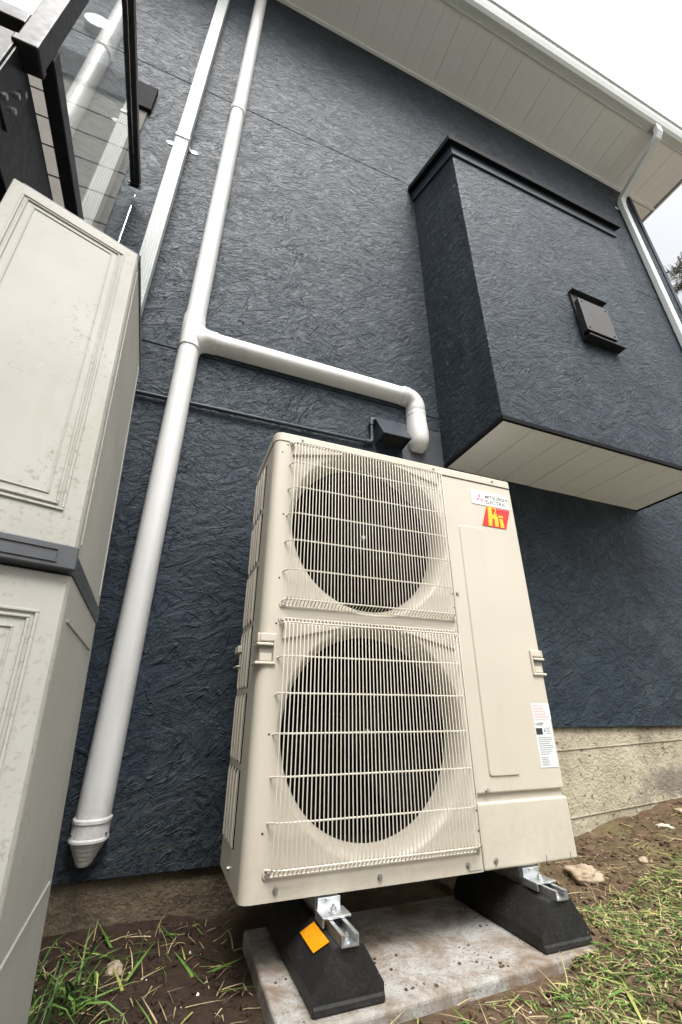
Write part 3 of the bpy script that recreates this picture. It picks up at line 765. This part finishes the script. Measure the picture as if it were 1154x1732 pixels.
# maker's plate with three-diamond mark and lettering
mp = part('maker_plate', MB().box(.836, 1.026, -.0024, -.0003, 1.198, 1.264), 'label_w', hp, .001)
def diamonds(cx, cz, s, mat, par, y):
    for a in (90, 210, 330):
        d = Vector((math.cos(R(a)), math.sin(R(a)))); q = Vector((-d.y, d.x))
        P = [(0, 0), d*s*.5+q*s*.2887, d*s, d*s*.5-q*s*.2887]
        m = MB(); m.prism([(cx+p[0], cz+p[1]) for p in P], 'y', y-.0005, y); part('diamond', m, mat, par)
diamonds(.876, 1.2275, .0235, 'ink_pink', mp, -.0024)
for txt, z in (('MITSUBISHI', 1.2315), ('ELECTRIC', 1.2085)):
    me = text_mesh('lettering', txt, .0245, 'ink_plate', .0002, 1.0, .98 if txt[0] == 'M' else 1.02, .0005)
    obj('lettering', me, mp, (.9035, -.0027, z))
# red and yellow badge
bd = part('badge', MB().prism([(.906, 1.192), (1.026, 1.192), (.992, 1.104), (.872, 1.104)], 'y', -.0024, -.0003), 'badge_red', hp)
def bpart(pts, dy=0): 
    m = MB(); m.prism(pts, 'y', -.0031-dy, -.0026); part('badge_letter', m, 'badge_yel', bd)
bpart([(.911, 1.196), (.931, 1.196), (.929, 1.160), (.947, 1.162), (.957, 1.152), (.953, 1.108), (.936, 1.107), (.938, 1.142), (.926, 1.142), (.921, 1.107), (.903, 1.107)])
bpart([(.962, 1.146), (.980, 1.146), (.982, 1.107), (.965, 1.107)])
bpart([(.960, 1.162), (.984, 1.162), (.984, 1.152), (.962, 1.152)])
m2 = text_mesh('badge_letter', '2', .045, 'badge_yel', .0003); obj('badge_letter', m2, bd, (.934, -.0030, 1.163))
# notices low on the service panel: red notice and silver rating plate (fine print as broken lines)
rn = part('red_notice', MB().box(.968, 1.046, -.0012, -.0002, .391, .441), 'label_w', hp)
rp = part('rating_plate', MB().box(.966, 1.042, -.0012, -.0002, .247, .3885), 'label_s', hp)
random.seed(3)
def print_lines(par, mat, x0, x1, z0, z1, n, h, fill):
    for k in range(n):
        z = z1-(k+.5)*(z1-z0)/n; x = x0; m = MB(); end = x0+(x1-x0)*random.uniform(*fill)
        while x < end:
            w = random.uniform(.004, .011); m.box(x, min(x+w, end), -.0016, -.0012, z-h/2, z+h/2); x += w+.0015
        part('print_line', m, mat, par)
print_lines(rn, 'ink_pink', .972, 1.042, .394, .437, 9, .0022, (.6, 1.0))
print_lines(rp, 'ink_grey', .974, 1.036, .283, .338, 9, .0021, (.55, 1.0))
print_lines(rp, 'ink_grey', .974, 1.010, .252, .279, 5, .0021, (.7, 1.0))
part('print_block', MB().box(.970, .998, -.0016, -.0012, .344, .364), 'ink_blk', rp)
print_lines(rp, 'ink_grey', 1.014, 1.036, .344, .366, 4, .0018, (.7, 1.0))
diamonds(.975, .3765, .0042, 'ink_blk', rp, -.0012)
me = text_mesh('lettering', 'MITSUBISHI', .0052, 'ink_blk', .0002); obj('lettering', me, rp, (.981, -.0015, .3775))
me = text_mesh('lettering', 'ELECTRIC', .0052, 'ink_blk', .0002); obj('lettering', me, rp, (.981, -.0015, .3725))
part('print_block', MB().prism([(1.004, .352), (1.008, .364), (1.012, .352)], 'y', -.0016, -.0012), 'ink_grey', rp)

# ------------------------------------------------------------------ slab and rubber feet
PZ = -.15
pd = MB(); pd.prism([(.070, -.172), (.955, -.128), (.935, .32), (.080, .31)], 'z', PZ-.055, PZ)
slab = part('concrete_slab', pd, 'pad', None, .008, 3)
tag(slab, 'speckled grey concrete slab on the soil under the heat pump', 'slab')

def support(xc, label, dy=0):
    s = thing('rubber_support', (xc, -.135+dy, PZ), label, 'support block', 'rubber supports under the heat pump')
    h = .100; m = MB()
    prof = [(-.082, 0), (.082, 0), (.082, .030), (.034, h), (-.034, h), (-.082, .030)]
    yy0, yy1 = -.135+dy, .285
    def P(k, e): return [(xc+a*k, b) for a, b in prof]
    rings = [[(xc+a, yy0, PZ+.001+b) for a, b in prof], [(xc+a, yy1, PZ+.001+b) for a, b in prof]]
    m.loft(rings, True, True, False)
    body = part('block', m, 'rubber', s, .007, 3)
    part('toe_lip', MB().box(xc-.0825, xc+.0825, yy0-.006, yy0+.02, PZ+.001, PZ+.017), 'rubber', s, .004)
    c = MB(); z0 = PZ+h+.0012; cw = .0205
    c.box(xc-cw, xc+cw, yy0-.008, .30, z0, z0+.0025)
    for q in (-1, 1):
        a, b = sorted((xc+q*cw, xc+q*(cw-.0025))); c.box(a, b, yy0-.008, .30, z0+.0026, z0+.0205)
        a, b = sorted((xc+q*(cw-.0026), xc+q*(cw-.009))); c.box(a, b, yy0-.008, .30, z0+.018, z0+.0205)
    part('channel', c, 'galv', s)
    zt = z0+.0215
    br = part('clamp_plate', MB().box(xc-.036, xc+.036, -.062, -.006, zt, zt+.005), 'galv', s, .0012)
    part('clamp_lip', MB().box(xc-.036, xc-.032, -.062, -.006, zt-.013, zt-.0003), 'galv', br)
    part('clamp_upturn', MB().box(xc-.030, xc+.030, -.0057, -.001, zt+.0005, zt+.024), 'galv', br, .001)
    part('clamp_hook', MB().box(xc-.008, xc+.010, -.0085, .002, zt+.014, zt+.0225), 'galv', br, .001)
    def bolt(x, y, z, par):
        part('washer', MB().tube([(x, y, z), (x, y, z+.002)], .0125, 20), 'galv', par)
        part('bolt', MB().tube([(x, y, z+.0021), (x, y, z+.009)], .0075, 6).tube([(x, y, z+.009), (x, y, z+.014)], .004, 8), 'galv', par)
    bolt(xc, -.036, zt+.0051, br); bolt(xc, yy0+.016, z0+.0026, s)
    return s, prof
s1, prof = support(.223, 'black rubber support block with an orange sticker, left front under the heat pump')
s2, _ = support(.858, 'black rubber support block without sticker, right end of the slab under the heat pump', .03)
# orange sticker folded on the left shoulder of the near block
a = Vector((.223-.082, 0, PZ+.031)); b = Vector((.223-.034, 0, PZ+.101)); u = (b-a).normalized(); nrm = Vector((-u.z, 0, u.x))
quad = [(.000, -.108), (.000, .000), (-.038, .044), (-.038, -.064)]
st = MB(); st.loft([[b+nrm*(.0018+k)+u*q+Vector((0, yq, 0)) for q, yq in quad] for k in (0, .0011)], True, True, False)
part('sticker', st, 'sticker', s1, label='plain orange sticker')

# ------------------------------------------------------------------ storage cabinet leaning at the left
C0 = Vector(cam.location); KS = .93
def sc(v): return C0+(Vector(v)-C0)*KS
F = sc((-.5396, -.178, 1.7794)); T = sc((-.551, .37, 1.774)); L = sc((-.862, -.297, 1.78))
w = Vector((-.0781, .117, .9901)).normalized(); u = (L-F); FW = u.length; u.normalize(); v = (T-F); SD_ = v.length; v.normalize()
fn = u.cross(w).normalized()
if fn.y > 0: fn = -fn          # out of the front face
sn = v.cross(w).normalized()
if sn.x < 0: sn = -sn
HB = 2.05                      # height down from the top
cab = thing('storage_cabinet', tuple(F-w*1.9), 'weathered beige resin storage cabinet with dark grey band leaning by the wall', 'cabinet')
def prism_uw(name, mat, c_, w0, w1, par, bevel=.004, seg=2):
    m = MB(); m.loft([[F+u*a+v*b-w*q for a, b in c_] for q in (w0, w1)], True, True, False); return part(name, m, mat, par, bevel, seg)
plan = [(0, .012), (FW*1.0, .012), (FW*1.05, SD_), (0, SD_)]
wb0, wb1 = 1.083*KS, 1.130*KS
prism_uw('upper_body', 'resin', plan, .002, wb0, cab, .006)
prism_uw('lower_body', 'resin', plan, wb1, HB, cab, .006)
def front_box(name, mat, a, q, o, par, bevel=.002, seg=2):   # on the front face: along u, down w, outwards
    m = MB(); m.obox(F, u, -w, fn, a, q, o); return part(name, m, mat, par, bevel, seg)
ud = front_box('door', 'resin', (.002, FW-.002), (.004, wb0-.004), (-.011, .004), cab, .003)
ld = front_box('door', 'resin', (.002, FW-.002), (wb1+.004, HB-.03), (-.011, .004), cab, .003)
def moulding(par, a0, a1, q0, q1):
    for ins, hgt, wd in ((.0, .0045, .0055), (.011, .0045, .005), (.030, .003, .004)):
        m = MB(); A0, A1, Q0, Q1 = a0+ins, a1-ins, q0+ins, q1-ins
        m.obox(F, u, -w, fn, (A0, A1), (Q0, Q0+wd), (.0035, .0035+hgt)); m.obox(F, u, -w, fn, (A0, A1), (Q1-wd, Q1), (.0035, .0035+hgt))
        m.obox(F, u, -w, fn, (A0, A0+wd), (Q0+wd, Q1-wd), (.0035, .0035+hgt)); m.obox(F, u, -w, fn, (A1-wd, A1), (Q0+wd, Q1-wd), (.0035, .0035+hgt))
        part('moulding', m, 'resin', par, .0015)
moulding(ud, .036, FW-.030, .046, wb0-.080); moulding(ld, .036, FW-.030, wb1+.075, HB-.12)
prism_uw('band', 'dark_grey', [(-.003, .004), (FW+.003, .004), (FW*1.05, SD_+.003), (-.003, SD_+.003)], wb0+.001, wb1-.001, cab, .003)
bh = front_box('band_handle', 'dark_grey', (-.002, FW), (wb0-.003, wb1+.001), (-.004, .024), cab, .003)
fr = MB()
fr.obox(F, u, -w, fn, (.030, FW-.03), (wb0+.009, wb0+.011), (.0238, .0265)); fr.obox(F, u, -w, fn, (.030, FW-.03), (wb1-.011, wb1-.009), (.0238, .0265))
fr.obox(F, u, -w, fn, (.030, .0325), (wb0+.011, wb1-.011), (.0238, .0265)); part('band_recess', fr, 'dark_grey', bh)
prism_uw('lid', 'dark_grey', [(-.004, .018), (FW*.98, .018), (FW*1.03, SD_+.004), (-.004, SD_+.004)], -.030, .001, cab, .009, 3)
# faint panel lines on the side
def side_box(name, mat, b, q, o, par): m = MB(); m.obox(F, v, -w, sn, b, q, o); return part(name, m, mat, par, .0008, 1)
for q in (wb1+.075, wb1+.56): side_box('side_rib', 'resin', (.05, SD_-.05), (q, q+.006), (-.001, .003), cab)
side_box('side_rib', 'resin', (.035, .042), (.03, wb0-.03), (-.001, .0025), cab); side_box('side_rib', 'resin', (SD_-.042, SD_-.035), (.03, wb0-.03), (-.001, .0025), cab)

# ------------------------------------------------------------------ deck and glass railing
GX = -.837
dk = thing('deck', (-2, 0, 1.72), 'raised deck with black edge beam beside the house wall', 'deck')
part('edge_beam', MB().box(GX-.075, GX-.025, -.52, YW-.004, 1.72, 2.03), 'black_metal', dk, .003)
part('front_beam', MB().box(-4.4, GX-.0755, -.50, -.455, 1.72, 2.0), 'black_metal', dk, .003)
jm = MB().box(-.022, .022, -.454, YW-.006, 1.74, 1.985).mesh('joist', 'black_metal')
for k in range(9): obj('joist', jm, dk, (GX-.42-k*.4, 0, 0))
bm_ = MB().box(-4.4, GX-.0755, 0, .138, 1.9875, 2.0125).mesh('deck_board', 'deck_wood')
for k in range(7): obj('deck_board', bm_, dk, (0, -.452+k*.1425, 0), .003)
part('post_bracket', MB().box(GX-.0245, GX-.0185, -.515, -.40, 1.80, 1.984), 'black_metal', dk, .002)
for (y, z) in ((-.425, 1.95), (-.425, 1.86), (-.47, 1.83), (-.44, 1.905)): part('bolt', MB().tube([(GX-.019, y, z), (GX-.010, y, z)], .008, 6), 'screw', dk)
rl = thing('glass_railing', (GX, 0, 2.0), 'black framed glass railing of the raised deck, running up to the wall', 'railing')
part('corner_post', MB().box(GX-.030, GX+.024, -.522, -.462, 2.01, 3.14), 'black_metal', rl, .004)
part('post_foot', MB().box(GX-.034, GX+.028, -.527, -.457, 1.985, 2.02), 'black_metal', rl, .005)
part('top_rail', MB().box(GX-.028, GX+.028, -.56, YW-.06, 3.142, 3.19), 'black_metal', rl, .004)
part('top_rail_foot', MB().box(GX-.038, GX+.038, YW-.085, YW-.062, 3.130, 3.1415), 'black_metal', rl, .002)
part('bottom_rail', MB().box(GX-.022, GX+.022, -.4545, YW-.05, 2.105, 2.165), 'black_metal', rl, .004)
part('glass_pane', MB().box(GX-.004, GX+.004, -.44, YW-.018, 2.166, 3.141), 'glass', rl)
part('glass_edge', MB().box(GX-.0042, GX+.0042, YW-.0178, YW-.014, 2.17, 3.13), 'alu_white', rl)
part('top_rail', MB().box(-4.4, GX-.0285, -.525, -.47, 3.142, 3.19), 'black_metal', rl, .004)
part('bottom_rail', MB().box(-4.4, GX-.0355, -.515, -.472, 2.105, 2.165), 'black_metal', rl, .004)
part('glass_pane', MB().box(-4.4, GX-.036, -.498, -.490, 2.166, 3.141), 'glass', rl)
for s_ in (-1, 1): part('bolt', MB().tube([(GX+s_*.03, YW-.075, 3.128), (GX+s_*.03, YW-.075, 3.120)], .006, 6), 'screw', rl)
# round vent cap on the wall behind the railing
lp = thing('wall_disc', (-1.39, YW, 4.78), 'round white plastic vent cap on the upper wall behind the railing', 'vent cap')
def disc(r, y): return [(-1.39+math.cos(2*math.pi*k/32)*r, y, 4.78+math.sin(2*math.pi*k/32)*r) for k in range(32)]
part('cap', MB().loft([disc(.088, YW-.001), disc(.088, YW-.03), disc(.080, YW-.042), disc(.02, YW-.05)]), 'pvc', lp)

# ------------------------------------------------------------------ loose stones
def stone(x, y, s, label, mat='stone', sq=(1, .8, .6), seed=0):
    bm = bmesh.new(); bmesh.ops.create_icosphere(bm, subdivisions=4, radius=1)
    for vv in bm.verts:
        d = 1+.42*noise.noise(vv.co*1.4+Vector((seed, 0, 0)))+.22*abs(noise.noise(vv.co*2.6+Vector((0, seed, 0))))+.10*noise.noise(vv.co*6.5+Vector((0, 0, seed)))
        vv.co = Vector((vv.co.x*sq[0], vv.co.y*sq[1], vv.co.z*sq[2]))*d*s
    me = bpy.data.meshes.new('stone'); bm.to_mesh(me); bm.free(); me.materials.append(M[mat])
    me.polygons.foreach_set('use_smooth', [True]*len(me.polygons))
    o = obj('stone', me); o.location = (x, y, gh(x, y)+s*sq[2]*.35); o.rotation_euler = (0, .1, seed)
    tag(o, label, 'stone', 'stones lying on the soil')
stone(1.34, .27, .066, 'large tan stone right behind the lower right corner of the heat pump', 'stone', (1, .8, .42), 1.2)
stone(1.95, .36, .026, 'small pale stone in front of the foundation', 'stone_pale', (1.2, .7, .5), 2.0)
stone(1.60, .22, .020, 'small brown stone at the upper edge of the grass', 'stone', (1.2, .8, .6), 3.7)
stone(2.18, .42, .026, 'flat grey stone farthest right near the foundation', 'stone', (1.4, .8, .4), 4.4)
stone(-.245, .285, .020, 'small rounded brown stone on the dark soil at the left', 'stone', (1, .8, .9), 5.5)

# ------------------------------------------------------------------ grass, straw and litter
def blades(n, place, lng, wid, droop, mats, seed, flat=0.0):
    rnd = random.Random(seed); mb = MB()
    for _ in range(n):
        p = place(rnd)
        if p is None: continue
        x, y = p; z = gh(x, y)-.002
        a = rnd.uniform(0, 2*math.pi); ln = rnd.uniform(*lng); wd = rnd.uniform(*wid); dr = rnd.uniform(*droop)
        lie = rnd.random() < flat
        el = R(rnd.uniform(2, 14)) if lie else R(rnd.uniform(48, 86))
        pos = Vector((x, y, z+(.006 if lie else 0))); hd_ = Vector((math.cos(a), math.sin(a), 0)); side = Vector((-hd_.y, hd_.x, 0))
        tw = rnd.uniform(-.6, .6); side = (side+Vector((0, 0, tw))).normalized()
        ns = 5; pts = []
        for k in range(ns+1):
            t = k/ns; ww = wd*(1-t**2.2)*.5+.0002
            pts += [pos+side*ww, pos-side*ww]
            pos = pos+(hd_*math.cos(el)+Vector((0, 0, math.sin(el))))*ln/ns
            el -= dr/ns*(1.3 if not lie else .15)
            zz_ = gh(pos.x, pos.y)+.003
            if pos.z < zz_: pos.z = zz_; el = max(el, 0)
        mb.add(pts, [(2*k, 2*k+1, 2*k+3, 2*k+2) for k in range(ns)], True, rnd.choices(range(len(mats)), [m_[1] for m_ in mats])[0])
    return mb
def right_place(r):
    x = r.uniform(.45, 2.5); y = r.uniform(-.75, .28)
    d = noise.noise(Vector((x*3.2, y*3.2, 5)))
    lim = .05+.14*(x-1.0)
    if y > lim+.04*d: return None
    if x < .82 and y > -.19: return None
    if x < 1.0 and y > -.13: return None
    if d < -.30+.45*max(0, .95-x) and r.random() < .8: return None
    return x, y
gm = [('grass_g', .32), ('grass_y', .14), ('straw', .30), ('grass_d', .24)]
g1 = blades(26000, right_place, (.01, .055), (.001, .0042), (1.4, 3.4), gm, 11, .84)
o = obj('grass', g1.mesh('grass', [a for a, _ in gm])); tag(o, 'trampled green and straw coloured grass on the right of the slab', 'grass', kind='stuff')
def left_place(r):
    x = r.gauss(-.345, .035); y = r.gauss(.13, .09)
    if y > .5 or x < -.5: return None
    return x, y
def left_flat(r):
    x = r.uniform(-.36, .02); y = r.uniform(-.2, .45)
    return x, y
gm2 = [('grass_g', .45), ('grass_d', .5), ('grass_y', .05)]
g2 = blades(75, left_place, (.08, .23), (.003, .007), (1.2, 3.2), gm2, 21, .15)
g2b = blades(40, left_flat, (.05, .16), (.003, .008), (.3, 1.2), gm2, 22, 1.0)
g2.add(g2b.v, g2b.f, True); g2.mi[-len(g2b.mi):] = g2b.mi
o = obj('grass_tuft', g2.mesh('grass_tuft', [a for a, _ in gm2])); tag(o, 'tuft of long green grass blades at the foot of the storage cabinet', 'grass', kind='stuff')
gw = blades(70, right_place, (.06, .15), (.006, .011), (.8, 2.2), [('grass_g', .6), ('grass_y', .4)], 41, .7)
o = obj('leaf_blades', gw.mesh('leaf_blades', ['grass_g', 'grass_y'])); tag(o, 'broad cut grass leaves lying among the turf at the lower right', 'grass', kind='stuff')
def any_place(r):
    x = r.uniform(-.5, 2.5); y = r.uniform(-.7, .5)
    if .06 < x < .95 and -.15 < y < .5: return None
    return x, y
gm3 = [('straw', .75), ('grass_y', .15), ('grass_g', .1)]
g3 = blades(2600, any_place, (.02, .09), (.001, .003), (.3, 1.5), gm3, 31, .9)
o = obj('straw_litter', g3.mesh('straw_litter', [a for a, _ in gm3])); tag(o, 'dry straw and clippings scattered over the soil', 'straw', kind='stuff')
ico = bmesh.new(); bmesh.ops.create_icosphere(ico, subdivisions=1, radius=1); ico.verts.ensure_lookup_table()
IV = [v_.co.copy() for v_ in ico.verts]; IF = [tuple(q.index for q in f_.verts) for f_ in ico.faces]; ico.free()
cl = MB(); rr = random.Random(15)
for _ in range(6500):
    x = rr.uniform(-.45, 2.5); y = rr.uniform(-.6, .52)
    if .05 < x < .97 and y > -.185: continue
    s_ = .0022+.010*rr.random()**3; z = gh(x, y)+s_*.25; q0 = Vector((rr.uniform(0, 9), rr.uniform(0, 9), 0))
    cl.add([Vector((x, y, z))+Vector((c_.x, c_.y, c_.z*.7))*s_*(1+.5*noise.noise(c_*1.5+q0)) for c_ in IV], IF, False)
for _ in range(900):
    y = -.165+.20*rr.random()**2; x = rr.uniform(.08, .94)
    if rr.random() < .45: x = .94-.22*rr.random()**1.6; y = rr.uniform(-.14, .28)
    if y < -.167+.049*(x-.07)+.012: continue
    if noise.noise(Vector((x*9, y*9, 2))) < .12: continue
    s_ = .0010+.0045*rr.random()**3; q0 = Vector((rr.uniform(0, 9), rr.uniform(0, 9), 0))
    cl.add([Vector((x, y, -.15+s_*.3))+Vector((c_.x, c_.y, c_.z*.6))*s_*(1+.5*noise.noise(c_*1.5+q0)) for c_ in IV], IF, False)
o = obj('soil_crumbs', cl.mesh('soil_crumbs', 'soil')); tag(o, 'loose crumbs of soil lying on the dug ground', 'soil', kind='stuff')
fl = MB(); rr = random.Random(5)
for _ in range(260):
    x = rr.uniform(-.45, 1.9); y = rr.uniform(-.55, .48)
    if .05 < x < .96 and y > -.18: continue
    s = rr.uniform(.0015, .0045)*(1.3 if x < .1 else .9); z = gh(x, y)+s*.5
    a = rr.uniform(0, 3); c, d = math.cos(a)*s, math.sin(a)*s
    fl.add([(x+c, y+d, z), (x-d*.7, y+c*.7, z+s*.4), (x-c, y-d, z), (x+d*.6, y-c*.6, z-s*.2), (x, y, z+s*.9)], [(0,1,4),(1,2,4),(2,3,4),(3,0,4),(3,2,1,0)], False, 0 if rr.random() < .45 else 1)
o = obj('chips', fl.mesh('chips', ['foam', 'stone_pale'])); tag(o, 'small white chips and grit scattered on the soil', 'grit', kind='stuff')

# ------------------------------------------------------------------ conifer beyond the house corner
def conifer(x, y, hgt, label):
    base = gz(3, y)
    t = thing('fir_tree', (x, y, base), label, 'tree')
    tr_ = MB().tube([(x, y, base-.2), (x+.05, y, base+hgt*.5), (x, y, base+hgt)], [.22, .13, .02], 10); part('trunk', tr_, 'bark', t)
    rnd = random.Random(9); br = MB(); nd_ = MB()
    for k in range(150):
        f = rnd.uniform(.12, .99); z = base+hgt*f; ln = (1-f)*2.5+.35; a = rnd.uniform(0, 2*math.pi)
        d = Vector((math.cos(a), math.sin(a), 0)); p0 = Vector((x, y, z)); path = [p0+d*ln*q+Vector((0, 0, ln*(.05*math.sin(q*3)-.18*q+.16*q*q))) for q in (0, .33, .66, 1)]
        br.tube(path, [.02, .014, .009, .004], 4, False)
        for j in range(26):
            q = rnd.uniform(.2, 1); i = min(2, int(q*3)); pp = path[i].lerp(path[i+1], q*3-i)
            s_ = Vector((-d.y, d.x, 0))*rnd.choice((-1, 1)); dd = (d*.6+s_*.8+Vector((0, 0, rnd.uniform(-.1, .35)))).normalized(); l2 = rnd.uniform(.10, .30)
            e = pp+dd*l2; br.tube([pp, e], [.005, .002], 3, False)
            for h_ in range(5):
                c = pp.lerp(e, (h_+.5)/5); up = Vector((rnd.uniform(-1, 1), rnd.uniform(-1, 1), rnd.uniform(-.3, 1))).normalized()*.05
                sd2 = dd.cross(up).normalized()*.006
                nd_.add([c-sd2, c+sd2, c+up+dd*.03], [(0, 1, 2)])
    part('limbs', br, 'bark', t); c = part('crown', nd_, 'needle', t); c['kind'] = 'stuff'
conifer(12.85, 3.1, 13.4, 'sparse fir tree top beyond the right corner of the house')

# ------------------------------------------------------------------ unseen house added behind the viewer, blocks low sky light from the side yard
nb_ = thing('added_house', (-6, -6, -.2), 'added brown sided house behind the viewer, unseen, blocking sky light from the side yard', 'house')
part('wall', MB().box(-14, .1, -10, -3.45, -.4, 3.8), 'brown_siding', nb_)
lb = MB(); lb.add([(-14, -3.45, 0), (-14, -3.425, 0), (-14, -3.44, .2), (-14, -3.45, .2), (.1, -3.45, 0), (.1, -3.425, 0), (.1, -3.44, .2), (.1, -3.45, .2)],
       [(0,1,2,3),(7,6,5,4),(0,4,5,1),(1,5,6,2),(2,6,7,3),(3,7,4,0)])
lbm = lb.mesh('siding_board', 'brown_siding')
for k in range(19): obj('siding_board', lbm, nb_, (0, 0, k*.203-.1))
nr = MB(); nr.prism([(-10.4, 3.92), (-6.7, 5.7), (-3.1, 3.92), (-3.1, 3.81), (-10.4, 3.81)], 'x', -14.3, .4); part('roof', nr, 'black_roof', nb_)
